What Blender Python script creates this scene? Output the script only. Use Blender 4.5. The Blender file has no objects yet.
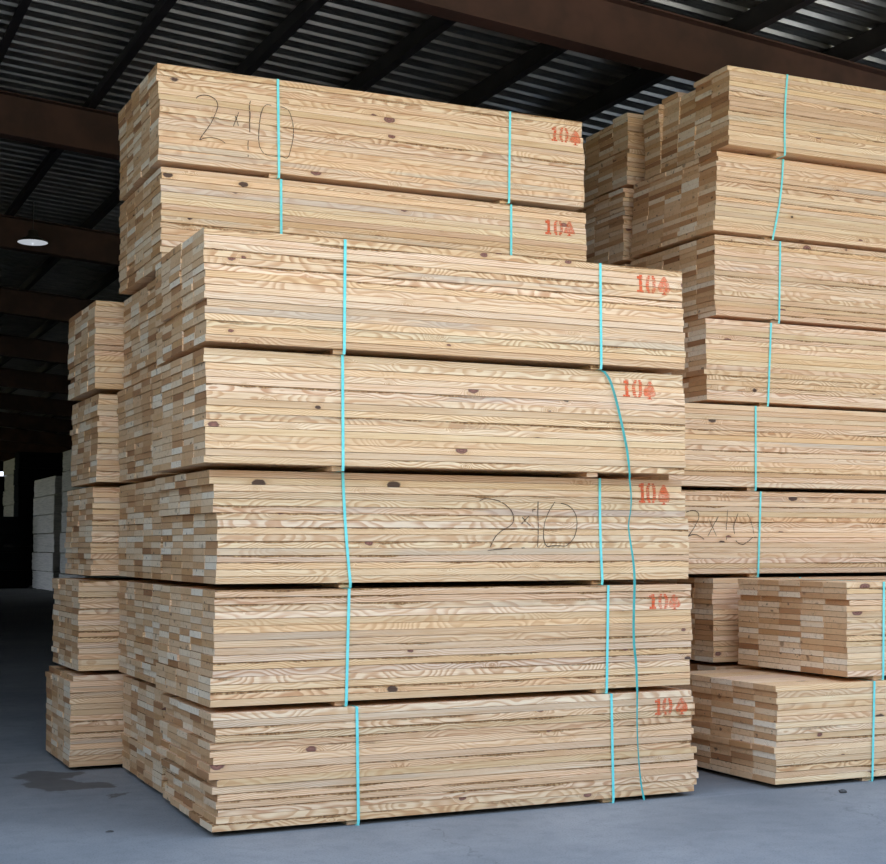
import bpy, bmesh, math, random
from mathutils import Vector, Matrix, noise as mnoise
R = random.Random(7)
SC = bpy.context.scene
COL = SC.collection

# ------------------------------------------------------------------ data
# bundle: level in its stack, left end x, front face y, yaw, lean over half its height
BUNDLES={
 'b1':(1,0.081,1.311,-0.0000,0.000),
 'b2':(2,0.037,1.280,-0.0000,-0.006),
 'b3':(3,0.007,1.281,-0.0000,-0.001),
 'b4':(4,0.009,1.279,-0.0000,-0.010),
 'b5':(5,0.047,1.325,-0.0000,-0.006),
 'b6':(6,-0.015,1.236,-0.0021,-0.006),
 'b7':(7,-0.049,1.213,-0.0023,-0.007),
 'f1':(1,4.290,2.712,0.0000,0.000),
 'f2':(2,4.310,2.712,0.0000,0.000),
 'f3':(3,4.280,2.712,0.0000,0.000),
 'f4':(4,4.330,2.712,0.0000,0.000),
 'f5':(5,4.270,2.712,0.0000,0.000),
 'f6':(6,4.300,2.712,0.0000,0.000),
 'f7':(7,4.283,2.716,0.0000,0.001),
 'f8':(8,4.326,2.707,0.0000,0.008),
 'l1':(1,-0.255,2.613,-0.0031,-0.002),
 'l2':(2,-0.216,2.590,0.0045,-0.002),
 'l3':(3,-0.136,2.590,0.0000,0.003),
 'l4':(4,-0.108,2.594,0.0000,0.001),
 'l5':(5,-0.143,2.562,0.0057,-0.002),
 'm1':(1,0.000,-0.002,0.0041,-0.007),
 'm2':(2,0.001,0.013,0.0021,0.006),
 'm3':(3,0.025,0.060,0.0050,-0.011),
 'm4':(4,-0.080,-0.041,-0.0028,-0.006),
 'm5':(5,-0.094,-0.063,-0.0048,-0.011),
 'q1':(1,4.210,1.390,0.0000,0.000),
 'q2':(2,4.192,1.380,0.0000,0.005),
 'q3':(3,4.170,1.400,0.0020,0.000),
 'q4':(4,4.200,1.415,0.0000,0.003),
 'q5':(5,4.195,1.425,0.0000,0.005),
 'q6':(6,4.288,1.435,0.0000,0.004),
 'q7':(7,4.300,1.424,0.0000,0.023),
 'q8':(8,4.380,1.345,-0.0095,0.009),
 'r1':(1,3.677,-0.012,0.0000,0.013),
 'r2':(2,4.273,0.005,-0.0011,0.005),
}
STRAPS={
 'm5':[(0.802,0.800),(2.459,2.460)],
 'm4':[(0.785,0.792)],
 'm3':[(0.726,0.775),(2.412,2.424)],
 'm2':[(0.773,0.759),(2.457,2.440)],
 'm1':[(0.818,0.830),(2.467,2.475)],
 'b7':[(0.776,0.789),(2.469,2.459)],
 'b6':[(0.777,0.785),(2.453,2.451)],
 'q8':[(0.551,0.513)],
 'q7':[(0.641,0.531)],
 'q6':[(0.618,0.595)],
 'q5':[(0.602,0.561)],
 'q4':[(0.431,0.419)],
 'q3':[(0.484,0.448)],
 'r1':[(0.798,0.763)],
 'r2':[(0.316,0.292)],
}
HAND={
 'b7':[[(0.237,0.45),(0.25,0.465),(0.276,0.477),(0.311,0.48),(0.342,0.472),(0.364,0.458),(0.376,0.437),(0.38,0.416),(0.369,0.379),(0.352,0.338),(0.335,0.301),(0.305,0.253),(0.279,0.215),(0.262,0.183),(0.288,0.199),(0.332,0.211),(0.376,0.209),(0.407,0.2),(0.43,0.185)],[(0.317,0.338),(0.357,0.343),(0.385,0.34)],[(0.494,0.366),(0.503,0.348),(0.515,0.307)],[(0.516,0.394),(0.503,0.357),(0.482,0.301)],[(0.593,0.479),(0.585,0.438),(0.593,0.395),(0.589,0.341),(0.591,0.275)],[(0.583,0.225),(0.58,0.189),(0.582,0.161)],[(0.582,0.125),(0.582,0.114)],[(0.733,0.469),(0.701,0.471),(0.678,0.446),(0.665,0.404),(0.656,0.349),(0.651,0.286),(0.651,0.233),(0.658,0.19),(0.677,0.156),(0.699,0.141),(0.736,0.135),(0.782,0.14),(0.818,0.139),(0.839,0.13),(0.857,0.15),(0.868,0.196),(0.877,0.233),(0.884,0.279),(0.886,0.324),(0.878,0.386),(0.862,0.429),(0.848,0.454),(0.824,0.464),(0.797,0.468)]],
 'm3':[[(1.59,0.502),(1.619,0.513),(1.662,0.513),(1.711,0.504),(1.755,0.483),(1.794,0.453),(1.812,0.425),(1.817,0.399),(1.809,0.37),(1.781,0.348),(1.735,0.326),(1.701,0.3),(1.676,0.265),(1.66,0.231)],[(1.642,0.209),(1.701,0.216),(1.779,0.22),(1.887,0.225)],[(1.873,0.405),(1.903,0.375),(1.928,0.356)],[(1.918,0.413),(1.893,0.391),(1.868,0.366)],[(1.943,0.459),(1.946,0.437)],[(1.943,0.45),(1.963,0.454)],[(1.981,0.5),(1.98,0.455),(1.98,0.402),(1.981,0.349),(1.981,0.297),(1.977,0.231)],[(2.097,0.5),(2.069,0.464),(2.043,0.42),(2.025,0.376),(2.018,0.332),(2.017,0.288),(2.025,0.253),(2.042,0.231),(2.078,0.237),(2.128,0.237),(2.169,0.234),(2.2,0.253),(2.231,0.289),(2.246,0.333),(2.25,0.377),(2.244,0.422),(2.222,0.457),(2.186,0.482),(2.145,0.492),(2.105,0.493)]],
 'q3':[[(-0.195,0.484),(-0.156,0.497),(-0.114,0.498),(-0.084,0.478),(-0.083,0.44),(-0.104,0.4),(-0.141,0.349),(-0.183,0.304),(-0.147,0.319),(-0.105,0.319),(-0.069,0.305),(-0.039,0.285)],[(0.012,0.429),(0.041,0.375),(0.071,0.31)],[(0.091,0.453),(0.047,0.385),(-0.005,0.31)],[(0.178,0.503),(0.171,0.432),(0.163,0.356)],[(0.166,0.3),(0.162,0.28)],[(0.271,0.478),(0.245,0.422),(0.231,0.371),(0.237,0.326)],[(0.248,0.275),(0.273,0.255),(0.316,0.245),(0.366,0.272),(0.404,0.301),(0.436,0.303)],[(0.358,0.474),(0.388,0.428),(0.408,0.372),(0.415,0.326)],[(0.023,0.395),(0.269,0.397)]],
}
STENCIL={
 'm5':[(2.747, 0.601), (2.746, 0.489), (2.821, 0.549), (2.918, 0.544)],
 'm4':[(2.643, 0.602), (2.642, 0.492), (2.719, 0.546), (2.808, 0.541)],
 'm3':[(2.72, 0.626), (2.718, 0.502), (2.785, 0.559), (2.879, 0.554)],
 'm2':[(2.779, 0.592), (2.778, 0.499), (2.853, 0.542), (2.936, 0.541)],
 'm1':[(2.805, 0.606), (2.804, 0.505), (2.869, 0.553), (2.974, 0.554)],
 'b7':[(2.825, 0.585), (2.824, 0.48), (2.899, 0.527), (2.992, 0.523)],
 'b6':[(2.75, 0.571), (2.75, 0.465), (2.828, 0.518), (2.918, 0.523)],
}
LOOSE= [(2.388, -0.06, 2.597), (2.43, -0.06, 2.544), (2.465, -0.06, 2.454), (2.499, -0.06, 2.333), (2.533, -0.06, 2.194), (2.553, -0.06, 2.091), (2.566, -0.06, 1.969), (2.579, -0.06, 1.848), (2.575, -0.06, 1.756), (2.559, -0.06, 1.665), (2.569, -0.06, 1.574), (2.589, -0.06, 1.454), (2.598, -0.06, 1.333), (2.602, -0.045, 1.182), (2.598, -0.045, 1.061), (2.6, -0.045, 0.941), (2.613, -0.045, 0.821), (2.618, -0.045, 0.671), (2.617, -0.045, 0.611), (2.615, -0.045, 0.432), (2.624, -0.045, 0.254), (2.64, -0.045, 0.104), (2.66, -0.045, 0.014)]

BUNDLES['b3'] = (3, .024, 1.281, 0, -.001); BUNDLES['q3'] = (3, 3.85, 1.40, .002, 0); BUNDLES['q4'] = (4, 3.85, 1.415, 0, .003)
STRAPS['q3'] = [(u+.32, w+.32) for u, w in STRAPS['q3']]
STRAPS['q4'] = [(u+.35, w+.35) for u, w in STRAPS['q4']]
HAND['q3'] = [[(u+.32, z) for u, z in s] for s in HAND['q3']]
D_, X_ = 'handwritten_digit', 'handwritten_cross'
GLYPHS = {'b7': [(D_, (0, 1)), (X_, (2, 3)), (D_, (4, 5, 6)), (D_, (7,))], 'm3': [(D_, (0, 1)), (X_, (2, 3)), (D_, (4, 5, 6)), (D_, (7,))],
          'q3': [(D_, (0,)), (X_, (1, 2)), (D_, (3, 4)), (D_, (5, 6, 7))]}
PITCH, GAP, LAYERS = .6512, .0286, 16
LH = (PITCH-GAP-.003)/LAYERS      # one layer
BT, BW, BL = LH-.0016, .2352, 3.06
CW = .237

# ------------------------------------------------------------------ helpers
def link(o, parent=None):
    COL.objects.link(o)
    if parent is not None: o.parent = parent
    return o
def mesh_obj(name, bm, mat, parent=None, smooth=False):
    me = bpy.data.meshes.new(name); bm.normal_update(); bm.to_mesh(me); bm.free()
    if smooth:
        for p in me.polygons: p.use_smooth = True
    me.materials.append(mat)
    return link(bpy.data.objects.new(name, me), parent)
def empty(name, loc, rz=0):
    o = bpy.data.objects.new(name, None); o.empty_display_size = .1
    o.location = loc; o.rotation_euler = (0, 0, rz); return link(o)
def tag(o, label=None, cat=None, group=None, kind=None):
    if label: o['label'] = label
    if cat: o['category'] = cat
    if group: o['group'] = group
    if kind: o['kind'] = kind
    return o
def box(bm, x0, x1, y0, y1, z0, z1):
    vs = [bm.verts.new((x, y, z)) for x in (x0, x1) for y in (y0, y1) for z in (z0, z1)]
    for f in ((0,1,3,2),(4,6,7,5),(0,4,5,1),(2,3,7,6),(0,2,6,4),(1,5,7,3)):
        bm.faces.new([vs[i] for i in f])
    return vs
def sweep_xz(bm, pts, wx, off):
    pass
def ribbon(bm, path, width_dir, w, thick_n):
    """path: list of points; a flat strip of width w along width_dir and thickness along per-point normals thick_n"""
    rows = []
    for p, n in zip(path, thick_n):
        p = Vector(p); n = Vector(n); d = Vector(width_dir)*w/2
        rows.append([bm.verts.new(p-d), bm.verts.new(p+d), bm.verts.new(p+d+n), bm.verts.new(p-d+n)])
    for a, b in zip(rows, rows[1:]):
        for i in range(4):
            j = (i+1) % 4
            bm.faces.new((a[i], a[j], b[j], b[i]))
    return rows

# ------------------------------------------------------------------ materials
def newmat(name):
    m = bpy.data.materials.new(name); m.use_nodes = True
    nt = m.node_tree; nt.nodes.clear()
    return m, nt
class NB:
    def __init__(s, nt): s.nt = nt
    def n(s, t, **kw):
        x = s.nt.nodes.new(t)
        for k, v in kw.items(): setattr(x, k, v)
        return x
    def put(s, sock, v):
        if hasattr(v, 'is_output') or isinstance(v, bpy.types.NodeSocket): s.nt.links.new(v, sock)
        else: sock.default_value = v
    def m(s, op, a, b=0.0, c=0.0, clamp=False):
        x = s.n('ShaderNodeMath', operation=op, use_clamp=clamp)
        for i, v in enumerate((a, b, c)): s.put(x.inputs[i], v)
        return x.outputs[0]
    def v(s, op, a, b=(0,0,0), scale=None):
        x = s.n('ShaderNodeVectorMath', operation=op)
        s.put(x.inputs[0], a); s.put(x.inputs[1], b)
        if scale is not None: s.put(x.inputs[3], scale)
        return x.outputs['Value'] if op in ('LENGTH', 'DOT_PRODUCT', 'DISTANCE') else x.outputs[0]
    def comb(s, x, y, z):
        c = s.n('ShaderNodeCombineXYZ')
        for i, v in enumerate((x, y, z)): s.put(c.inputs[i], v)
        return c.outputs[0]
    def sep(s, v):
        c = s.n('ShaderNodeSeparateXYZ'); s.put(c.inputs[0], v); return c.outputs
    def noise(s, vec, scale=1.0, detail=2.0, rough=.5, color=False):
        x = s.n('ShaderNodeTexNoise'); s.put(x.inputs['Vector'], vec)
        x.inputs['Scale'].default_value = scale; x.inputs['Detail'].default_value = detail
        x.inputs['Roughness'].default_value = rough
        return x.outputs['Color'] if color else x.outputs[0]
    def ramp(s, f, stops, interp='LINEAR'):
        x = s.n('ShaderNodeValToRGB'); s.put(x.inputs[0], f); cr = x.color_ramp; cr.interpolation = interp
        while len(cr.elements) > 1: cr.elements.remove(cr.elements[-1])
        cr.elements[0].position = stops[0][0]; cr.elements[0].color = (*stops[0][1], 1)
        for p, c in stops[1:]:
            e = cr.elements.new(p); e.color = (*c, 1)
        return x.outputs[0]
    def mix(s, f, a, b, mode='MIX'):
        x = s.n('ShaderNodeMix', data_type='RGBA', blend_type=mode)
        s.put(x.inputs[0], f)
        for i, v in ((6, a), (7, b)):
            s.put(x.inputs[i], (*v, 1) if isinstance(v, tuple) and len(v) == 3 else v)
        return x.outputs[2]
    def smooth(s, x, lo, hi):
        r = s.n('ShaderNodeMapRange', interpolation_type='SMOOTHSTEP')
        s.put(r.inputs[0], x); r.inputs[1].default_value = lo; r.inputs[2].default_value = hi
        return r.outputs[0]
    def out(s, color, rough=.6, spec=.3, bump=None, bump_d=.002, metallic=0.0, emis=None):
        b = s.n('ShaderNodeBsdfPrincipled')
        s.put(b.inputs['Base Color'], (*color, 1) if isinstance(color, tuple) else color)
        s.put(b.inputs['Roughness'], rough); b.inputs['Specular IOR Level'].default_value = spec
        b.inputs['Metallic'].default_value = metallic
        if emis:
            b.inputs['Emission Color'].default_value = (*emis[0], 1); b.inputs['Emission Strength'].default_value = emis[1]
        if bump is not None:
            bp = s.n('ShaderNodeBump'); s.put(bp.inputs['Height'], bump); bp.inputs['Distance'].default_value = bump_d
            s.nt.links.new(bp.outputs[0], b.inputs['Normal'])
        o = s.n('ShaderNodeOutputMaterial'); s.nt.links.new(b.outputs[0], o.inputs[0])
        return b

def srgb(r, g, b):
    f = lambda c: (c/12.92 if c <= .04045 else ((c+.055)/1.055)**2.4)
    return (f(r/255), f(g/255), f(b/255))

def wood_material():
    m, nt = newmat('pine_board'); N = NB(nt)
    tc = N.n('ShaderNodeTexCoord'); rnd = N.n('ShaderNodeObjectInfo').outputs['Random']
    hashf = lambda k: N.m('FRACT', N.m('MULTIPLY', rnd, k))
    h1, h2, h3, h4, h5, h6 = (hashf(k) for k in (17.31, 41.77, 97.13, 233.9, 389.7, 701.3))
    P = tc.outputs['Object']
    off = N.comb(N.m('MULTIPLY', h1, 71.0), N.m('MULTIPLY', h2, 53.0), N.m('MULTIPLY', h3, 37.0))
    Q = N.v('ADD', P, off)
    px, py, pz = N.sep(P)
    # knots: branches cut through by the saw
    vo = N.n('ShaderNodeTexVoronoi'); N.put(vo.inputs['Vector'], N.v('MULTIPLY', Q, (2.9, 5.4, 5.4)))
    vo.inputs['Scale'].default_value = 1.0
    keep = N.m('GREATER_THAN', N.sep(vo.outputs['Color'])[0], .04)
    wob = N.m('MULTIPLY', N.m('SUBTRACT', N.noise(Q, 45, 1), .5), .05)
    kd = N.m('ADD', vo.outputs['Distance'], wob)
    kd = N.m('ADD', kd, N.m('MULTIPLY', N.m('SUBTRACT', 1.0, keep), 5.0))
    ksz = N.m('ADD', .05, N.m('MULTIPLY', N.sep(vo.outputs['Color'])[1], .09))
    kq = N.m('DIVIDE', kd, ksz)
    knot = N.m('SUBTRACT', 1.0, N.smooth(kq, .8, 1.05))
    halo = N.m('SUBTRACT', 1.0, N.smooth(kq, .9, 2.3))
    # growth rings about a pith that wanders along the board
    warp = N.noise(N.v('MULTIPLY', Q, (2.0, 3.5, 3.5)), 1.0, 1.0, .5, color=True)
    wv = N.v('MULTIPLY', N.v('SUBTRACT', warp, (.5, .5, .5)), (0, .13, .13))
    warp2 = N.noise(N.v('MULTIPLY', Q, (7.0, 16.0, 16.0)), 1.0, 1.0, .5, color=True)
    wv2 = N.v('MULTIPLY', N.v('SUBTRACT', warp2, (.5, .5, .5)), (0, .012, .012))
    cy = N.m('ADD', N.m('MULTIPLY', N.m('SUBTRACT', h4, .5), .34), N.m('MULTIPLY', px, N.m('MULTIPLY', N.m('SUBTRACT', h5, .5), .03)))
    cz = N.m('ADD', N.m('MULTIPLY', N.m('SUBTRACT', h6, .5), .26), N.m('MULTIPLY', px, N.m('MULTIPLY', N.m('SUBTRACT', h1, .5), .05)))
    rv = N.v('ADD', N.v('ADD', N.v('SUBTRACT', N.comb(0.0, py, pz), N.comb(0.0, cy, cz)), wv), wv2)
    r = N.m('ADD', N.v('LENGTH', rv), N.m('MULTIPLY', halo, .03))
    per = N.m('ADD', .0050, N.m('MULTIPLY', h2, .0050))
    ph = N.m('FRACT', N.m('DIVIDE', r, per))
    late = N.m('MULTIPLY', N.smooth(ph, .25, .8), N.m('SUBTRACT', 1.0, N.smooth(ph, .88, 1.0)))
    fine = N.noise(N.v('MULTIPLY', Q, (5, 120, 120)), 1.0, 2.0, .6)
    streak = N.noise(N.v('MULTIPLY', Q, (2.2, 75, 75)), 1.0, 3.0, .65)
    patch = N.noise(N.v('MULTIPLY', Q, (.9, 6, 6)), 1.0, 2.0, .5)
    # side faces
    early = N.mix(h3, srgb(249, 221, 187), srgb(240, 200, 157))
    lateC = N.mix(h5, srgb(210, 150, 104), srgb(190, 130, 88))
    side = N.mix(N.m('MULTIPLY', late, N.m('ADD', .46, N.m('MULTIPLY', h5, .34))), early, lateC)
    side = N.mix(N.m('MULTIPLY', N.smooth(patch, .55, .75), .5), side, srgb(226, 182, 136))
    side = N.mix(N.m('MULTIPLY', N.m('SUBTRACT', fine, .35), .45, clamp=True), side, srgb(180, 136, 88))
    side = N.mix(N.m('MULTIPLY', N.smooth(streak, .48, .72), .5), side, srgb(204, 152, 104))
    side = N.mix(N.m('MULTIPLY', N.smooth(N.m('SUBTRACT', 1.0, streak), .52, .74), .4), side, srgb(250, 230, 200))
    # blue-grey stained boards and streaks
    stain = N.m('MULTIPLY', N.smooth(N.noise(N.v('MULTIPLY', Q, (.7, 9, 9)), 1.0, 3.0, .6), .5, .66), N.smooth(h4, .62, .95))
    side = N.mix(N.m('MULTIPLY', stain, .42), side, srgb(176, 172, 164))
    # whole boards a shade darker or redder
    val = N.m('ADD', .86, N.m('MULTIPLY', h6, .2))
    side = N.mix(1.0, side, N.comb(val, N.m('MULTIPLY', val, N.m('ADD', .975, N.m('MULTIPLY', h1, .04))), N.m('MULTIPLY', val, N.m('ADD', .90, N.m('MULTIPLY', h2, .12)))), 'MULTIPLY')
    # bark-edged wane along one arris of a few boards
    wn = N.m('ADD', N.m('MULTIPLY', N.m('SUBTRACT', N.noise(N.v('MULTIPLY', Q, (3.2, 20, 20)), 1.0, 4.0, .65), .5), .05), pz)
    wane = N.m('MULTIPLY', N.smooth(wn, .010, .014), N.m('GREATER_THAN', h5, .62))
    wane = N.m('MULTIPLY', wane, N.smooth(N.noise(N.v('MULTIPLY', Q, (.8, .1, .1)), 1.0, 1.0), .40, .52))
    side = N.mix(wane, side, N.ramp(N.noise(Q, 60, 3), [(.3, srgb(110, 74, 46)), (.55, srgb(158, 118, 78)), (.75, srgb(205, 170, 122))]))
    kc = N.ramp(N.m('FRACT', N.m('MULTIPLY', kq, 2.2)), [(0, srgb(150, 98, 84)), (.6, srgb(118, 74, 66)), (1, srgb(84, 50, 48))])
    kc = N.mix(N.m('GREATER_THAN', N.sep(vo.outputs['Color'])[2], .72), kc, srgb(62, 42, 38))
    side = N.mix(N.m('MULTIPLY', N.m('SUBTRACT', halo, knot, clamp=True), .35), side, srgb(196, 146, 96))
    side = N.mix(N.m('MULTIPLY', knot, .92), side, kc)
    # sawn ends
    hv = N.m('FRACT', N.m('MULTIPLY', rnd, 1013.7))
    hv2 = N.m('FRACT', N.m('MULTIPLY', rnd, 1777.3))
    ec = N.ramp(hv, [(0, srgb(160, 114, 80)), (.08, srgb(198, 150, 108)), (.28, srgb(219, 177, 134)), (.55, srgb(232, 197, 158)), (.8, srgb(244, 220, 188)), (1, srgb(250, 236, 214))])
    ec = N.mix(N.m('MULTIPLY', late, .28), ec, srgb(150, 108, 70))
    ec = N.mix(N.m('MULTIPLY', N.smooth(hv2, .72, .95), .45), ec, srgb(196, 146, 92))
    gn = N.noise(N.v('MULTIPLY', Q, (1, 1, 1)), 34, 3, .6)
    ec = N.mix(N.m('MULTIPLY', N.smooth(gn, .5, .75), .4), ec, srgb(158, 124, 90))
    ec = N.mix(N.m('MULTIPLY', N.m('SUBTRACT', 1.0, N.smooth(kq, .7, 1.3)), .55), ec, srgb(96, 64, 48))
    dk = N.noise(N.comb(h1, N.m('MULTIPLY', N.m('ADD', py, h2), 16.0), N.m('MULTIPLY', N.m('ADD', pz, h3), 22.0)), 1.0, 2.0, .5)
    ec = N.mix(N.m('MULTIPLY', N.smooth(dk, .67, .73), .7), ec, srgb(84, 62, 52))
    nx = N.m('ABSOLUTE', N.sep(tc.outputs['Normal'])[0])
    isend = N.m('GREATER_THAN', nx, .8)
    c = N.mix(isend, side, ec)
    # rubbed arrises, darker where dirt sits in the joint
    N.out(c, rough=.72, spec=.2, bump=N.m('ADD', fine, N.m('MULTIPLY', late, .5)), bump_d=.0006)
    return m

def concrete_material():
    m, nt = newmat('concrete_floor'); N = NB(nt)
    tc = N.n('ShaderNodeTexCoord'); P = tc.outputs['Object']
    px, py, pz = N.sep(P)
    a = N.noise(P, .7, 5, .6); b = N.noise(P, 7, 5, .65); c = N.noise(P, 90, 3, .6)
    st = N.noise(N.v('MULTIPLY', P, (.5, 5, 1)), 1.0, 4, .6)
    col = N.ramp(a, [(.3, srgb(116, 119, 121)), (.5, srgb(130, 132, 133)), (.7, srgb(145, 146, 146))])
    col = N.mix(N.m('MULTIPLY', N.smooth(b, .45, .7), .4), col, srgb(116, 118, 120))
    col = N.mix(N.m('MULTIPLY', N.smooth(st, .55, .7), .35), col, srgb(148, 149, 149))
    col = N.mix(N.m('MULTIPLY', N.smooth(c, .52, .66), .5), col, srgb(92, 92, 93))
    pale = N.smooth(N.noise(P, 14, 2), .72, .78)
    col = N.mix(N.m('MULTIPLY', pale, .35), col, srgb(172, 173, 174))
    # old oil stain beside the left stack
    w = N.noise(P, 3.1, 4, .6, color=True)
    wx, wy, wz = N.sep(N.v('SUBTRACT', w, (.5, .5, .5)))
    def blob(cx, cy, rx, ry, ang):
        dx = N.m('ADD', N.m('SUBTRACT', px, cx), N.m('MULTIPLY', wx, .30)); dy = N.m('ADD', N.m('SUBTRACT', py, cy), N.m('MULTIPLY', wy, .55))
        ca, sa = math.cos(ang), math.sin(ang)
        ex = N.m('DIVIDE', N.m('ADD', N.m('MULTIPLY', dx, ca), N.m('MULTIPLY', dy, sa)), rx)
        ey = N.m('DIVIDE', N.m('SUBTRACT', N.m('MULTIPLY', dy, ca), N.m('MULTIPLY', dx, sa)), ry)
        return N.m('ADD', N.m('MULTIPLY', ex, ex), N.m('MULTIPLY', ey, ey))
    d = N.m('MINIMUM', blob(-.44, 2.1, .16, .32, .2), blob(-.42, 2.5, .22, .16, 0.1))
    d = N.m('MINIMUM', d, blob(-.25, 2.0, .16, .13, .5))
    d = N.m('MINIMUM', d, blob(-.17, 1.52, .12, .035, .7))
    s = N.m('SUBTRACT', 1.0, N.smooth(d, .75, 1.15))
    col = N.mix(N.m('MULTIPLY', s, .72), col, srgb(78, 71, 64))
    # hairline cracks
    vo = N.n('ShaderNodeTexVoronoi', feature='DISTANCE_TO_EDGE'); N.put(vo.inputs['Vector'], N.v('ADD', P, N.v('SCALE', w, scale=.5)))
    vo.inputs['Scale'].default_value = .16
    cr = N.m('SUBTRACT', 1.0, N.smooth(vo.outputs['Distance'], .0, .0016))
    col = N.mix(N.m('MULTIPLY', cr, .4), col, srgb(84, 84, 86))
    N.out(col, rough=N.m('ADD', .62, N.m('MULTIPLY', b, .25)), spec=.25, bump=N.m('ADD', c, b), bump_d=.0015)
    return m

def simple(name, color, rough=.6, spec=.3, var=.0, scale=5, col2=None, metallic=0, emis=None, bump=0):
    m, nt = newmat(name); N = NB(nt)
    P = N.n('ShaderNodeTexCoord').outputs['Object']
    n = N.noise(P, scale, 4, .6)
    c2 = col2 or tuple(max(0, x*(1-var)) for x in color)
    c = N.mix(N.smooth(n, .35, .65), color, c2)
    N.out(c, rough=rough, spec=spec, metallic=metallic, emis=emis, bump=n if bump else None, bump_d=bump or .001)
    return m

def spray_material():
    m, nt = newmat('orange_stencil_paint'); N = NB(nt)
    P = N.n('ShaderNodeTexCoord').outputs['Object']
    n = N.noise(P, 55, 3, .6); g = N.noise(P, 9, 2, .5)
    a = N.m('ADD', .32, N.m('MULTIPLY', N.smooth(N.m('ADD', N.m('MULTIPLY', n, .5), N.m('MULTIPLY', g, .5)), .35, .62), .46))
    b = N.n('ShaderNodeBsdfPrincipled'); b.inputs['Base Color'].default_value = (*srgb(238, 96, 50), 1); b.inputs['Roughness'].default_value = .8
    b.inputs['Specular IOR Level'].default_value = .1
    N.put(b.inputs['Alpha'], a)
    o = N.n('ShaderNodeOutputMaterial'); nt.links.new(b.outputs[0], o.inputs[0])
    return m

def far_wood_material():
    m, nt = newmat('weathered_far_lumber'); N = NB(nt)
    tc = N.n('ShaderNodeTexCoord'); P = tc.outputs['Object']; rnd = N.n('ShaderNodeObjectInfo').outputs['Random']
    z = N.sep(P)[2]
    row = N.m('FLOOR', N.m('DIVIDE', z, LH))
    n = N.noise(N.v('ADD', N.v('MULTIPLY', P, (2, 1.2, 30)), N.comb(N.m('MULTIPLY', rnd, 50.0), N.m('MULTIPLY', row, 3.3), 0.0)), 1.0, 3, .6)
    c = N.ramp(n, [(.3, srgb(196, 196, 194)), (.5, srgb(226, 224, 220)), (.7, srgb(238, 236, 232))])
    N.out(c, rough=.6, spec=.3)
    return m

M_WOOD = wood_material()
M_FLOOR = concrete_material()
M_STRAP = simple('turquoise_strap', srgb(124, 230, 226), rough=.32, spec=.6, col2=srgb(104, 218, 216), scale=12)
M_STRAPD = simple('loose_teal_strap', srgb(58, 176, 172), rough=.3, spec=.6, col2=srgb(46, 156, 152), scale=9)
M_INK = simple('black_crayon', srgb(44, 34, 34), rough=.7, spec=.2, col2=srgb(70, 56, 52), scale=60)
M_SPRAY = spray_material()
M_BEAM = simple('red_oxide_steel', srgb(92, 64, 56), rough=.6, spec=.3, col2=srgb(72, 52, 46), scale=1.4, bump=.0004)
M_PURLIN = simple('dark_primed_steel', srgb(56, 52, 54), rough=.55, spec=.35, col2=srgb(46, 43, 46), scale=3)
M_DECK = simple('galvanised_deck', srgb(186, 184, 178), rough=.36, spec=.5, col2=srgb(166, 165, 161), scale=2.5, metallic=.9)
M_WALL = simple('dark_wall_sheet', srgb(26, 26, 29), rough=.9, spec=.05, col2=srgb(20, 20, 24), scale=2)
M_YARD = simple('yard_grass', srgb(92, 92, 70), rough=.9, spec=.1, col2=srgb(78, 78, 58), scale=1.2)
M_FAR = far_wood_material()
M_SHADEWOOD = simple('shade_black_lumber', srgb(24, 26, 32), rough=.6, spec=.1, var=.3, scale=3)  # far lumber in deep shade, the shade put into a near-black colour
M_LAMPW = simple('white_lamp_reflector', srgb(225, 228, 232), rough=.4, spec=.4, var=.03, emis=((.86, .92, 1.0), .17))
M_LAMPD = simple('dark_lamp_housing', srgb(70, 64, 58), rough=.5, spec=.4, var=.2)
M_STONE = simple('grey_stone', srgb(84, 82, 80), rough=.85, spec=.2, var=.3, scale=30)

# ------------------------------------------------------------------ board meshes (shared by all boards)
def board_mesh(seed):
    rr = random.Random(seed)
    bm = bmesh.new()
    b = .0016
    prof = [(-BW/2+b, -BT/2), (BW/2-b, -BT/2), (BW/2, -BT/2+b), (BW/2, BT/2-b), (BW/2-b, BT/2), (-BW/2+b, BT/2), (-BW/2, BT/2-b), (-BW/2, -BT/2+b)]
    nx = 15; rings = []
    ph = [rr.uniform(0, 6.28) for _ in range(4)]
    for i in range(nx+1):
        t = i/nx; x = t*BL
        dy = .0016*math.sin(3.1*t+ph[0])+.0008*math.sin(11*t+ph[1])
        dz = .00028*math.sin(5*t+ph[2])
        wz = 1-.010*max(0, math.sin(9*t+ph[3]))
        k = .985 if i in (0, nx) else 1
        rings.append([bm.verts.new((x, y+dy, z*wz*k+dz)) for y, z in prof])
    for a, c in zip(rings, rings[1:]):
        for i in range(8):
            j = (i+1) % 8
            bm.faces.new((a[i], c[i], c[j], a[j]))
    bm.faces.new(list(reversed(rings[0]))[::-1]); bm.faces.new(list(reversed(rings[-1])))
    bmesh.ops.recalc_face_normals(bm, faces=bm.faces[:])
    me = bpy.data.meshes.new('board'); bm.to_mesh(me); bm.free(); me.materials.append(M_WOOD)
    return me
BOARDS = [board_mesh(s) for s in range(8)]
def bearer_mesh(depth):
    bm = bmesh.new(); box(bm, -.038, .038, 0.03, depth-.03, .0006, GAP-.0006)
    bmesh.ops.bevel(bm, geom=bm.edges[:], offset=.002, segments=1, affect='EDGES')
    me = bpy.data.meshes.new('bearer'); bm.normal_update(); bm.to_mesh(me); bm.free(); me.materials.append(M_WOOD); return me
BEARER = {5: bearer_mesh(5*CW), 4: bearer_mesh(4*CW)}
board_src = bpy.data.objects.new('board', BOARDS[0]); bearer_src = bpy.data.objects.new('bearer', BEARER[5])

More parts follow.
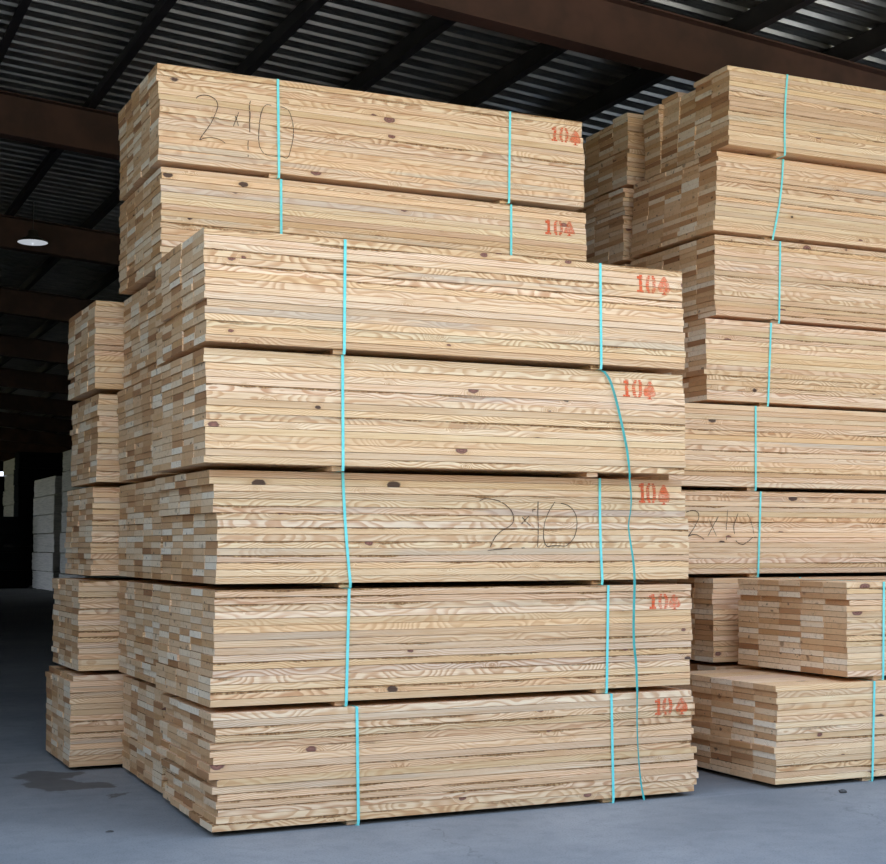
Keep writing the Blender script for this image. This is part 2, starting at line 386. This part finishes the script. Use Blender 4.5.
# per-layer end offsets, top layer first
PROFILE = {
 'm1': [-.012, 0, .016, .016, -.016, -.016, .005, -.010, -.022, .027, -.004, .027, .022, .032, .021, .002],
 'm2': [.006, .006, .006, .006, .004, .003, .003, .002, .002, .0, .0, -.002, -.014, -.014, -.014, -.014],
 'm3': [-.046, -.046, -.018, -.018, -.02, -.02, .0, .002, 0, .004, .006, .004, .004, 0, 0, 0],
 'm4': [-.006, -.006, 0, 0, .004, .008, .008, .008, .008, .006, .004, .006, .006, .006, .006, 0],
 'b7': [-.012, -.012, -.012, -.004, -.004, 0, .004, .004, .004, .004, .004, .004, .004, .004, .004, .002],
 'q7': [.02, .03, .016, .014, .012, .012, .010, .008, .004, .002, 0, -.004, -.008, -.008, -.028, -.028],
 'q8': [-.016, .0, .0, .0, .0, .0, .0, 0, .0, .0, 0, 0, 0, 0, 0, 0],
 'q5': [0]*10+[-.02]+[0]*5,
}
COLOFF = {'q8': [0, .012, .03, .018, -.022], 'f8': [0, 0, .005, .01, .01], 'm1': [0, .004, .01, .02, .03], 'b1': [-.02, -.015, -.01, 0, 0], 'm5': [0, 0, -.004, .0, .02], 'b7': [0, .0, 0, .012, .014]}
SKIP = {('q8', 15, 2), ('q8', 15, 4), ('f8', 15, 1), ('f8', 15, 2), ('f8', 15, 3), ('f8', 15, 4), ('f8', 14, 3), ('f8', 14, 4)}

LABELS = {
 'm5': ('topmost pine lumber bundle of the five-high front stack, red stenciled 10 at its upper corner', ),
 'm4': ('lumber bundle second from top of the five-high front stack, its broken strap hanging down', ),
 'm3': ('middle lumber bundle of the front stack, 2x10 handwritten in black on its face', ),
 'm2': ('lumber bundle resting on the bottom bundle of the five-high front stack, orange stenciled 10', ),
 'm1': ('bottom lumber bundle of the front stack on the concrete floor, board ends jutting unevenly', ),
 'b7': ('highest lumber bundle of the tall central pile, large 2x10 crossed by its left strap', ),
 'b6': ('lumber bundle directly under the topmost 2x10 bundle, half hidden behind the front stack', ),
 'b5': ('lumber bundle showing only its board ends behind the top bundle of the front stack', ),
 'b4': ('lumber bundle showing only its board ends behind the bundle with the broken hanging strap', ),
 'b3': ('lumber bundle showing only its board ends behind the middle 2x10 bundle of the front stack', ),
 'b2': ('lumber bundle showing board ends behind the second bundle up of the front stack', ),
 'b1': ('lumber bundle on the floor, its board ends just behind the lowest front bundle', ),
 'l5': ('top lumber bundle of the narrow five-high stack beside the dark shed interior', ),
 'l4': ('second lumber bundle from the top of the narrow stack beside the dark interior', ),
 'l3': ('middle lumber bundle of the narrow five-high stack beside the dark interior', ),
 'l2': ('second lumber bundle from the floor in the narrow stack beside the dark interior', ),
 'l1': ('lumber bundle on the floor by the oil stain, bottom of the narrow stack', ),
 'r1': ('low lumber bundle on the floor across the gap, its flat top partly bare', ),
 'r2': ('lumber bundle set back on the low bundle across the gap, wide brown board ends showing', ),
 'q8': ('top lumber bundle of the eight-high stack, stepped board ends just under the brown beam', ),
 'q7': ('second lumber bundle from the top of the eight-high stack, with a bowed slanting strap', ),
 'q6': ('third lumber bundle from the top of the eight-high stack with a straight pale strap', ),
 'q5': ('fourth lumber bundle from top of the eight-high stack, lowest showing board ends', ),
 'q4': ('fifth lumber bundle from the top of the eight-high stack, above the grayer 2x10 bundle', ),
 'q3': ('grayish lumber bundle with thin handwritten 2x10, its end hidden by the front stack', ),
 'q2': ('shadowed lumber bundle in the dark gap, behind the wide brown ends of the set-back bundle', ),
 'q1': ('bottom lumber bundle of the eight-high stack, behind the low bundle on the floor', ),
 'f8': ('top shaded lumber bundle of the rear stack seen through the gap under the dark purlin', ),
 'f7': ('second shaded lumber bundle from the top of the rear stack seen through the gap', ),
 'f6': ('third lumber bundle from the top of the rear stack behind the eight-high stack', ),
 'f5': ('fourth lumber bundle from the top of the rear stack behind the eight-high stack', ),
 'f4': ('fifth lumber bundle from the top of the rear stack behind the eight-high stack', ),
 'f3': ('third lumber bundle from the floor of the rear stack behind the eight-high stack', ),
 'f2': ('second lumber bundle from the floor of the rear stack behind the eight-high stack', ),
 'f1': ('lumber bundle on the floor at the bottom of the rear stack behind the eight-high stack', ),
}
GROUPS = {'m': 'strapped bundles in the five-high front stack', 'b': 'strapped bundles in the seven-high central pile', 'l': 'strapped bundles in the narrow stack',
          'r': 'strapped bundles in the low front pile', 'q': 'strapped bundles in the eight-high stack', 'f': 'strapped bundles in the rear stack'}

def layer_fronts(): return None
def build_bundle(key):
    lev, x0, y0, yaw, lean = BUNDLES[key]
    rr = random.Random('b'+key)
    cols = 4 if key[0] == 'l' else 5
    root = empty('lumber_bundle', (x0, y0, (lev-1)*PITCH), yaw)
    tag(root, LABELS[key][0], 'lumber bundle', GROUPS[key[0]])
    prof = PROFILE.get(key)
    fronts = []
    for k in range(LAYERS):                       # 0 = lowest layer
        zc = GAP+(k+.5)*LH
        if prof: dx = prof[LAYERS-1-k]
        else: dx = rr.gauss(0, .003)+(rr.choice((-1, 1))*rr.uniform(.006, .018) if rr.random() < .08 else 0)
        lx = lean*(2*(k+.5)/LAYERS-1) if not prof or key in ('m5', 'q8') else 0
        fy = abs(rr.gauss(0, .0022))
        for c in range(cols):
            if (key, k, c) in SKIP: continue
            d = board_src.copy() if True else None
            d.data = BOARDS[rr.randrange(8)]
            co = COLOFF.get(key, [0]*5)[c]
            if key == 'q8' and c >= 2: co *= min(1, max(.25, (k-2)/10))
            jit = rr.gauss(0, .0022)
            if c: jit += rr.choice((-1, 1))*rr.uniform(.003, .010) if rr.random() < .09 else 0
            flip = rr.random() < .5
            yy = CW*(c+.5)+(fy if c == 0 else rr.uniform(-.0006, .0006))
            if c == cols-1: yy -= 0
            X = dx+lx+co+jit
            d.location = (X+BL, yy, zc) if flip else (X, yy, zc)
            d.rotation_euler = (0, 0, math.pi) if flip else (0, 0, 0)
            link(d, root)
        fronts.append(fy)
    depth = cols*CW
    st = STRAPS.get(key)
    if st is None: st = [(.80, .80), (2.44, 2.44)] if key[0] != 'm' else st
    if len(st) == 1 and key != 'm4': st = st+[(st[0][0]+1.62, st[0][1]+1.62)]
    spots = [b for a, b in st]
    if key == 'm4': spots = spots+[2.43]
    for u in spots:
        d = bearer_src.copy(); d.data = BEARER[cols]; d.location = (u-.018, 0, 0); link(d, root)
    if key == 'm3':
        d = bearer_src.copy(); d.data = BEARER[cols]; d.location = (2.93, .0, 0)
    bow = {'q7': -.02, 'q8': .012, 'm3': .006}.get(key, 0)
    for a, b in st:
        zt = PITCH-.0022; path = []; nor = []
        zb = .0004; yf = -.0035; yb = depth+.004; s = .0011
        n = 10
        for i in range(n+1):
            t = i/n; path.append((a+(b-a)*t+bow*math.sin(math.pi*t)*-1, yf, zt+(GAP-zt)*t)); nor.append((0, -s, 0))
        path.append((b, .002, .0)); nor.append((0, -s*.5, .0))
        path.append((b, depth*.5, .0)); nor.append((0, 0, s*.4))
        path.append((b, depth, .0)); nor.append((0, s*.5, 0))
        for i in range(3):
            t = i/2; path.append((b+(a-b)*t, yb, GAP+(zt-GAP)*t)); nor.append((0, s, 0))
        path.append((a, depth*.5, zt)); nor.append((0, 0, s))
        path.append(path[0]); nor.append(nor[0])
        bm = bmesh.new(); ribbon(bm, path, (1, 0, 0), .0165, nor)
        bmesh.ops.recalc_face_normals(bm, faces=bm.faces[:])
        mesh_obj('strap', bm, M_STRAP, root)
    def yat(z):
        k = int((z-GAP)/LH); k = max(0, min(LAYERS-1, k)); return fronts[k]-.0028
    if key in HAND:
        w = .0054
        for nm, idx in GLYPHS[key]:
            bm = bmesh.new()
            for s in (HAND[key][i] for i in idx):
                pts = []
                for (x1, z1), (x2, z2) in zip(s, s[1:]):
                    L = math.hypot(x2-x1, z2-z1); k = max(1, int(L/.006))
                    pts += [(x1+(x2-x1)*i/k, z1+(z2-z1)*i/k) for i in range(k)]
                pts.append(s[-1])
                for i in range(2):      # round the traced corners
                    pts = [pts[0]]+[((p[0]+q[0]*2+r_[0])/4, (p[1]+q[1]*2+r_[1])/4) for p, q, r_ in zip(pts, pts[1:], pts[2:])]+[pts[-1]]
                for (x1, z1), (x2, z2) in zip(pts, pts[1:]):
                    zc = (z1+z2)/2
                    f = ((zc-GAP)/LH) % 1
                    if f < .05 or f > .97: continue          # the pen skips the joints
                    L = math.hypot(x2-x1, z2-z1) or 1e-6
                    ww = w*(.75+.5*mnoise.noise(Vector((x1*9, z1*9, 3)))) 
                    nx_, nz_ = -(z2-z1)/L*ww/2, (x2-x1)/L*ww/2
                    ex, ez = (x2-x1)*.15, (z2-z1)*.15
                    y = yat(zc)
                    a_ = [(x1+nx_-ex, z1+nz_-ez), (x2+nx_+ex, z2+nz_+ez), (x2-nx_+ex, z2-nz_+ez), (x1-nx_-ex, z1-nz_-ez)]
                    fr = [bm.verts.new((p, y-.0005, q)) for p, q in a_]; bk = [bm.verts.new((p, y, q)) for p, q in a_]
                    bm.faces.new(fr)
                    for i in range(4): bm.faces.new((fr[i], bk[i], bk[(i+1) % 4], fr[(i+1) % 4]))
            mesh_obj(nm, bm, M_INK, root)['label'] = 'thin black handwritten '+nm.split('_')[1]
    if key in STENCIL:
        (xa, za), (xb, zb_), (x0_, z0_), (xt, zt_) = STENCIL[key]
        H = za-zb_; bm = bmesh.new()
        def bar(xl, xr, zl, zh, shear=0):
            z = zl
            while z < zh-1e-5:
                k = int((z-GAP)/LH+1e-6); z2 = min(zh, GAP+(k+1)*LH)
                za_, zb2 = z+.0012, z2-.0008
                if zb2 > za_:
                    y = yat((za_+zb2)/2)
                    q = [(xl, y, za_), (xr, y, za_), (xr, y, zb2), (xl, y, zb2)]
                    fr = [bm.verts.new(p) for p in q]; bm.faces.new(fr)
                z = z2
        cx = xa
        bar(cx-.010, cx+.012, zb_, za)                         # 1
        bar(cx-.026, cx-.010, za-.028, za-.008); bar(cx-.026, cx-.011, zb_, zb_+.016); bar(cx+.012, cx+.022, zb_, zb_+.016)
        mesh_obj('stencilled_digit', bm, M_SPRAY, root)['label'] = 'orange stenciled digit'; bm = bmesh.new()
        zc0 = (za+zb_)/2; hh = H/2
        n = 9
        for i in range(n):
            t0 = -1+2*i/n; t1 = -1+2*(i+1)/n; tm = (t0+t1)/2
            bulge = .030*math.sqrt(max(0, 1-abs(tm)**3.2))
            inner = max(.006, bulge-.017)
            bar(x0_-bulge-.006, x0_-inner, zc0+hh*t0, zc0+hh*t1); bar(x0_+inner, x0_+bulge+.006, zc0+hh*t0, zc0+hh*t1)
        mesh_obj('stencilled_digit', bm, M_SPRAY, root)['label'] = 'orange stenciled digit'; bm = bmesh.new()
        n = 12; tz0, tz1 = zt_-H*.36, zt_+H*.50                # tree emblem
        for i in range(n):
            t = (i+.5)/n
            w_ = .007+.040*(1-((t-.0))**1.15) if key in ('b6',) else (.006+.038*math.sin(math.pi*min(1, t*.94+.06)**.55)**.9)
            bar(xt-w_, xt+w_, tz0+(tz1-tz0)*i/n, tz0+(tz1-tz0)*(i+1)/n)
        bar(xt-.008, xt+.008, tz0-H*.16, tz0); bar(xt-.018, xt+.018, tz0-H*.16, tz0-H*.10)
        mesh_obj('stencilled_tree', bm, M_SPRAY, root)['label'] = 'orange stenciled tree emblem'
    return root
ROOTS = {k: build_bundle(k) for k in BUNDLES}

# the snapped strap that hangs off the second bundle of the front stack
def loose_strap():
    root = ROOTS['m4']; inv = (Matrix.Translation(root.location) @ Matrix.Rotation(BUNDLES['m4'][3], 4, 'Z')).inverted()
    pts = [Vector(p) for p in LOOSE]
    def front(z):
        lev = max(1, min(5, int(z/PITCH)+1)); return BUNDLES['m%d' % lev][2]
    P = []
    for p in pts:
        P.append(Vector((p.x, p.y, p.z)))
    # smooth
    Q = []
    for i in range(len(P)-1):
        a, b, c, d = P[max(0, i-1)], P[i], P[i+1], P[min(len(P)-1, i+2)]
        for k in range(5):
            t = k/5
            Q.append(.5*((2*b)+(c-a)*t+(2*a-5*b+4*c-d)*t*t+(3*b-a-3*c+d)*t**3))
    Q.append(P[-1])
    head = [Vector((2.392, 1.10, 4*PITCH-.0016)), Vector((2.390, .4, 4*PITCH-.0016)), Vector((2.388, -.035, 4*PITCH-.0016))]
    Q = head+Q[1:]
    bm = bmesh.new(); rows = []
    for i, q in enumerate(Q):
        q = inv @ q
        if i >= 3: q.y = min(q.y, -.020) if q.z > 0 else q.y
        t = (Q[min(i+1, len(Q)-1)]-Q[max(i-1, 0)]).normalized()
        wdir = Vector((1, 0, 0)) if i < 3 else t.cross(Vector((0, 1, 0))).normalized()*-1
        tw = 0 if i < 3 else .55*math.sin(i*.11)
        wdir = Matrix.Rotation(tw, 3, t) @ wdir
        if wdir.x < 0: wdir = -wdir
        nn = t.cross(wdir).normalized()*.0011
        d = wdir*.0075
        rows.append([bm.verts.new(q-d), bm.verts.new(q+d), bm.verts.new(q+d+nn), bm.verts.new(q-d+nn)])
    for a, b in zip(rows, rows[1:]):
        for i in range(4): bm.faces.new((a[i], a[(i+1) % 4], b[(i+1) % 4], b[i]))
    bm.faces.new(rows[-1])
    bmesh.ops.recalc_face_normals(bm, faces=bm.faces[:])
    o = mesh_obj('strap', bm, M_STRAPD, root); o['label'] = 'snapped teal strap dangling to the floor'
loose_strap()

# ------------------------------------------------------------------ far lumber at the back of the shed
def far_bundle(cx, cy, z, lx, ly, mat, label, seed, group):
    rr = random.Random(seed)
    bm = bmesh.new()
    for k in range(LAYERS):
        j = rr.gauss(0, .006); e = rr.gauss(0, .02)
        box(bm, j, lx+j, e, ly+e, GAP+k*LH+.001, GAP+(k+1)*LH-.001)
    for yb in (ly*.2, ly*.8): box(bm, .02, lx-.02, yb-.05, yb+.05, 0.0006, GAP)
    o = mesh_obj('lumber_bundle', bm, mat); o.location = (cx, cy, z)
    tag(o, label, 'lumber bundle', group); return o
FAR = [ # x, y, size x, size y, levels, material, group, words
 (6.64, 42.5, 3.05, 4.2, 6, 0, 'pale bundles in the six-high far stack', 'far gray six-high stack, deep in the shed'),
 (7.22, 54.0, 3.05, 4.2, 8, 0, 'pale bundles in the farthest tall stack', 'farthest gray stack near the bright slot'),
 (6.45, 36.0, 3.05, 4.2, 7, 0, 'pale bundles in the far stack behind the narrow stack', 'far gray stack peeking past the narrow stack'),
 (3.55, 47.2, 3.05, 1.2, 4, 1, 'dark bundles in the low far stack', 'low far shade-painted stack under the farthest gray stack'),  # plain lumber fronts, their deep shade painted as black
 (6.76, 51.0, 3.05, 1.2, 8, 1, 'dark bundles in the tall far stack', 'tall far shade-painted stack between the two gray stacks'),  # added stack in the same shade black, hiding the farthest stack's front
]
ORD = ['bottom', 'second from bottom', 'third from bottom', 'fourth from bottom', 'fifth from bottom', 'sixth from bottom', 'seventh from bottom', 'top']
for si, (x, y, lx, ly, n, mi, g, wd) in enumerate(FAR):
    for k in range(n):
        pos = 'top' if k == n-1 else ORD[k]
        far_bundle(x+random.Random(si*50+k).uniform(-.03, .03), y+random.Random(si*70+k).uniform(-.06, .06), k*PITCH, lx, ly, (M_FAR, M_SHADEWOOD)[mi], pos+' bundle of the '+wd, si*100+k, g)

# ------------------------------------------------------------------ the shed
S = .078                                   # roof fall along x
XL, XR, YF, YB = -9.0, 18.0, -.9, 72.0
zb = lambda x: 6.40-S*x                    # underside of beams
zt = lambda x: 6.915-S*x                   # top of beams / underside of purlins
PD = .27                                  # purlin depth
zd = lambda x: zt(x)+PD                    # deck

bm = bmesh.new(); box(bm, XL-.3, XR+.3, -26.0, YB+.3, -.015, 0)
tag(mesh_obj('floor', bm, M_FLOOR), 'bluish gray concrete floor with an oil stain', 'floor', kind='structure')
bm = bmesh.new(); box(bm, -140, 140, -140, 140, -.3, -.02)
tag(mesh_obj('ground', bm, M_YARD), 'dull open yard around the shed', 'ground', kind='structure')

def deck():
    bm = bmesh.new(); pitch = .2775; y = YF-.1-((YF-.1-5.302) % pitch)
    prof = []
    h, wv, top = .046, .026, .045
    while y < YB:
        # flat pan, with two low stiffening beads, then one raised rib
        f = pitch-2*wv-top
        prof += [(y, 0), (y+f*.30, 0), (y+f*.34, .004), (y+f*.40, .004), (y+f*.44, 0), (y+f*.64, 0), (y+f*.68, .004), (y+f*.74, .004), (y+f*.78, 0), (y+f, 0), (y+f+wv, h), (y+f+wv+top, h)]
        y += pitch
    prof.append((y, 0))
    # the back of each rib is the end of the next pan
    a = [bm.verts.new((XL-.3, yy, zd(XL-.3)+zz)) for yy, zz in prof]
    b = [bm.verts.new((XR+.3, yy, zd(XR+.3)+zz)) for yy, zz in prof]
    a2 = [bm.verts.new((XL-.3, yy, zd(XL-.3)+zz+.02)) for yy, zz in prof]
    b2 = [bm.verts.new((XR+.3, yy, zd(XR+.3)+zz+.02)) for yy, zz in prof]
    for i in range(len(prof)-1):
        bm.faces.new((a[i], b[i], b[i+1], a[i+1])); bm.faces.new((a2[i], a2[i+1], b2[i+1], b2[i]))
    bm.faces.new((a[0], a2[0], b2[0], b[0])); bm.faces.new((a[-1], b[-1], b2[-1], a2[-1]))
    return bm
tag(mesh_obj('ceiling', deck(), M_DECK), 'ribbed galvanised metal roof deck', 'ceiling', kind='structure')

def skew_box(bm, y0, y1, z0, z1, x0=XL, x1=XR):
    vs = []
    for x in (x0, x1):
        for y in (y0, y1):
            for z in (z0, z1): vs.append(bm.verts.new((x, y, z-S*x)))
    for f in ((0,1,3,2),(4,6,7,5),(0,4,5,1),(2,3,7,6),(0,2,6,4),(1,5,7,3)): bm.faces.new([vs[i] for i in f])
y = 3.6; i = 1
names = ['over the open front edge', 'nearest, crossing above the eight-high stack', 'second, behind the tall central pile', 'third in the dark', 'fourth in the dark', 'fifth in the dark', 'sixth in the dark', 'seventh in the dark', 'eighth in the dark', 'ninth in the dark', 'tenth in the dark', 'eleventh in the dark']
while y < YB-1:
    bm = bmesh.new(); fw = .105; tf = .016; yc = y
    skew_box(bm, yc-fw, yc+fw, 6.40, 6.40+tf); skew_box(bm, yc-fw, yc+fw, 6.915-tf, 6.9148); skew_box(bm, yc-.007, yc+.007, 6.40+tf+.0003, 6.915-tf-.0003)
    tag(mesh_obj('roof_beam', bm, M_BEAM), 'brown steel roof beam, '+names[i], 'roof beam', 'steel roof beams', 'structure')
    y += 6.35; i += 1
for k in range(-7, 15):
    x = 1.243*k+.03
    if not XL < x < XR: continue
    bm = bmesh.new(); z0 = zt(x); t = .006; w = .09
    def pb(x0, x1, za, zb_):
        box(bm, x0, x1, YF-.05, YB-.2, za, zb_)
    pb(x-t/2, x+t/2, z0+.008, z0+PD-.010); pb(x-t/2-w, x+t/2, z0+.0072, z0+.0072+t); pb(x-t/2, x+t/2+w, z0+PD-.016, z0+PD-.010)
    tag(mesh_obj('purlin', bm, M_PURLIN), 'dark steel purlin running into the shed under the deck', 'purlin', 'roof purlins', 'structure')

def wall(name, quads, label):
    bm = bmesh.new()
    for q in quads: box(bm, *q)
    tag(mesh_obj(name, bm, M_WALL), label, 'wall', kind='structure')
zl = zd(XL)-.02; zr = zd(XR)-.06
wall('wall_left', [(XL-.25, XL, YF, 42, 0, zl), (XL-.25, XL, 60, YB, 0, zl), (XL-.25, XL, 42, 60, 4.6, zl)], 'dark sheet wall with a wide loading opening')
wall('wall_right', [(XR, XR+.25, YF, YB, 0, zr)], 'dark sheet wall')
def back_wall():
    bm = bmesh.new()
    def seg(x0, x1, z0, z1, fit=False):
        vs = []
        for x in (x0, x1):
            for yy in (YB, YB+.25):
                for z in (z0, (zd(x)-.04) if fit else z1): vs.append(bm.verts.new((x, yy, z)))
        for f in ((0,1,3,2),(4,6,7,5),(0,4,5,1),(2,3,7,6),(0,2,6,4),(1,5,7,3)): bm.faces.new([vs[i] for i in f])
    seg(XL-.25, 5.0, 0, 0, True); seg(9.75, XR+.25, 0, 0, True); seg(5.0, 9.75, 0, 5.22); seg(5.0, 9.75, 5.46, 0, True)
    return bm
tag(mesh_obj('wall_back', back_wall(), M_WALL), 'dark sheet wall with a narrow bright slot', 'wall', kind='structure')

# ------------------------------------------------------------------ pendant lamp
def lathe(prof, seg=40):
    bm = bmesh.new(); rows = []
    for r_, z in prof:
        rows.append([bm.verts.new((r_*math.cos(2*math.pi*i/seg), r_*math.sin(2*math.pi*i/seg), z)) for i in range(seg)])
    for a, b in zip(rows, rows[1:]):
        for i in range(seg): bm.faces.new((a[i], a[(i+1) % seg], b[(i+1) % seg], b[i]))
    return bm
LX, LY, LZ = 1.385, 15.0, 6.17
lamp = empty('pendant_lamp', (LX, LY, LZ)); tag(lamp, 'round white pendant lamp with a dark housing hanging in the dark shed', 'lamp')
bm = lathe([(.0005, .19), (.06, .19), (.075, .17), (.085, .10), (.13, .07), (.215, .028), (.222, .010), (.222, .004)])
mesh_obj('lamp_housing', bm, M_LAMPD, lamp, True)
bm = lathe([(.222, .003), (.226, .0), (.212, -.006), (.15, -.012), (.0005, -.014)]); mesh_obj('diffuser', bm, M_LAMPW, lamp, True)
bm = lathe([(.0005, -.016), (.014, -.016), (.014, -.04), (.006, -.046), (.0005, -.046)], 12); mesh_obj('sensor', bm, M_LAMPW, lamp, True)
top = zt(LX)+.008-LZ
bm = lathe([(.008, .19), (.008, top)], 10); mesh_obj('hanging_rod', bm, M_LAMPD, lamp, True)

# ------------------------------------------------------------------ small debris on the floor
def pebble(name, loc, s, seed, label, cat, mat):
    bm = bmesh.new(); bmesh.ops.create_icosphere(bm, subdivisions=3, radius=1)
    for v in bm.verts:
        k = 1+.25*mnoise.noise(v.co*1.3+Vector((seed, 0, 0)))+.12*mnoise.noise(v.co*3+Vector((0, seed, 0)))
        v.co = Vector((v.co.x*s[0]*k, v.co.y*s[1]*k, max(-.55, v.co.z)*s[2]*k))
    mz = min(v.co.z for v in bm.verts)
    for v in bm.verts: v.co.z -= mz
    o = mesh_obj(name, bm, mat, smooth=True); o.location = loc
    return tag(o, label, cat)
pebble('stone', (3.97, -.28, 0), (.026, .02, .014), 3, 'small dark stone on the floor before the low bundle across the gap', 'stone', M_STONE)
pebble('wood_scrap', (-.455, .39, 0), (.02, .008, .006), 8, 'tiny dark wood scrap on the floor beside the lowest front bundle', 'wood scrap', M_STONE)

# ------------------------------------------------------------------ light
w = bpy.data.worlds.new('sky'); SC.world = w; w.use_nodes = True
nt = w.node_tree; nt.nodes.clear(); N = NB(nt)
tc = N.n('ShaderNodeTexCoord'); z = N.sep(tc.outputs['Generated'])[2]
sky = N.ramp(z, [(0.0, (.80, .88, 1.0)), (.12, (.80, .88, 1.0)), (.5, (.62, .77, 1.0)), (1.0, (.48, .66, 1.0))])
dn = N.sep(tc.outputs['Generated'])[1]
low_dim = N.m('MULTIPLY', N.m('SUBTRACT', 1.0, N.smooth(z, .24, .30)), N.m('SUBTRACT', 1.0, N.smooth(dn, -.2, .0)))   # low sky on the open side darkened, so less light reaches deep inside
sky = N.mix(low_dim, sky, (.10, .12, .10))
bg = N.n('ShaderNodeBackground'); nt.links.new(sky, bg.inputs[0]); bg.inputs[1].default_value = 1.0
o = N.n('ShaderNodeOutputWorld'); nt.links.new(bg.outputs[0], o.inputs[0])
sd = bpy.data.lights.new('sun', 'SUN'); sd.energy = 15; sd.angle = .01; sd.color = (1.0, .93, .82)
so = link(bpy.data.objects.new('sun', sd)); el, az = math.radians(48), math.radians(20)
d = Vector((math.sin(az)*math.cos(el), math.cos(az)*math.cos(el), math.sin(el)))   # towards the sun: behind the shed
so.rotation_euler = d.to_track_quat('Z', 'Y').to_euler(); so.location = d*60

# ------------------------------------------------------------------ camera
cd = bpy.data.cameras.new('camera'); cam = link(bpy.data.objects.new('camera', cd)); SC.camera = cam
cd.sensor_fit = 'HORIZONTAL'; cd.sensor_width = 36; cd.lens = 1458.25*36/886; cd.clip_end = 400
yaw, pit = .43469, .07796
fwd = Vector((math.sin(yaw)*math.cos(pit), math.cos(yaw)*math.cos(pit), math.sin(pit)))
rt = Vector((math.cos(yaw), -math.sin(yaw), 0)); up = rt.cross(fwd)
cam.matrix_world = Matrix.Translation((-2.19571, -7.62745, 1.53817)) @ Matrix((rt, up, -fwd)).transposed().to_4x4()

# ------------------------------------------------------------------ view
vs = SC.view_settings; vs.view_transform = 'Standard'; vs.look = 'None'; vs.gamma = 1; vs.use_curve_mapping = False
vs.exposure = 1.55
SC.cycles.max_bounces = 8; SC.cycles.diffuse_bounces = 5; SC.cycles.caustics_reflective = False; SC.cycles.caustics_refractive = False
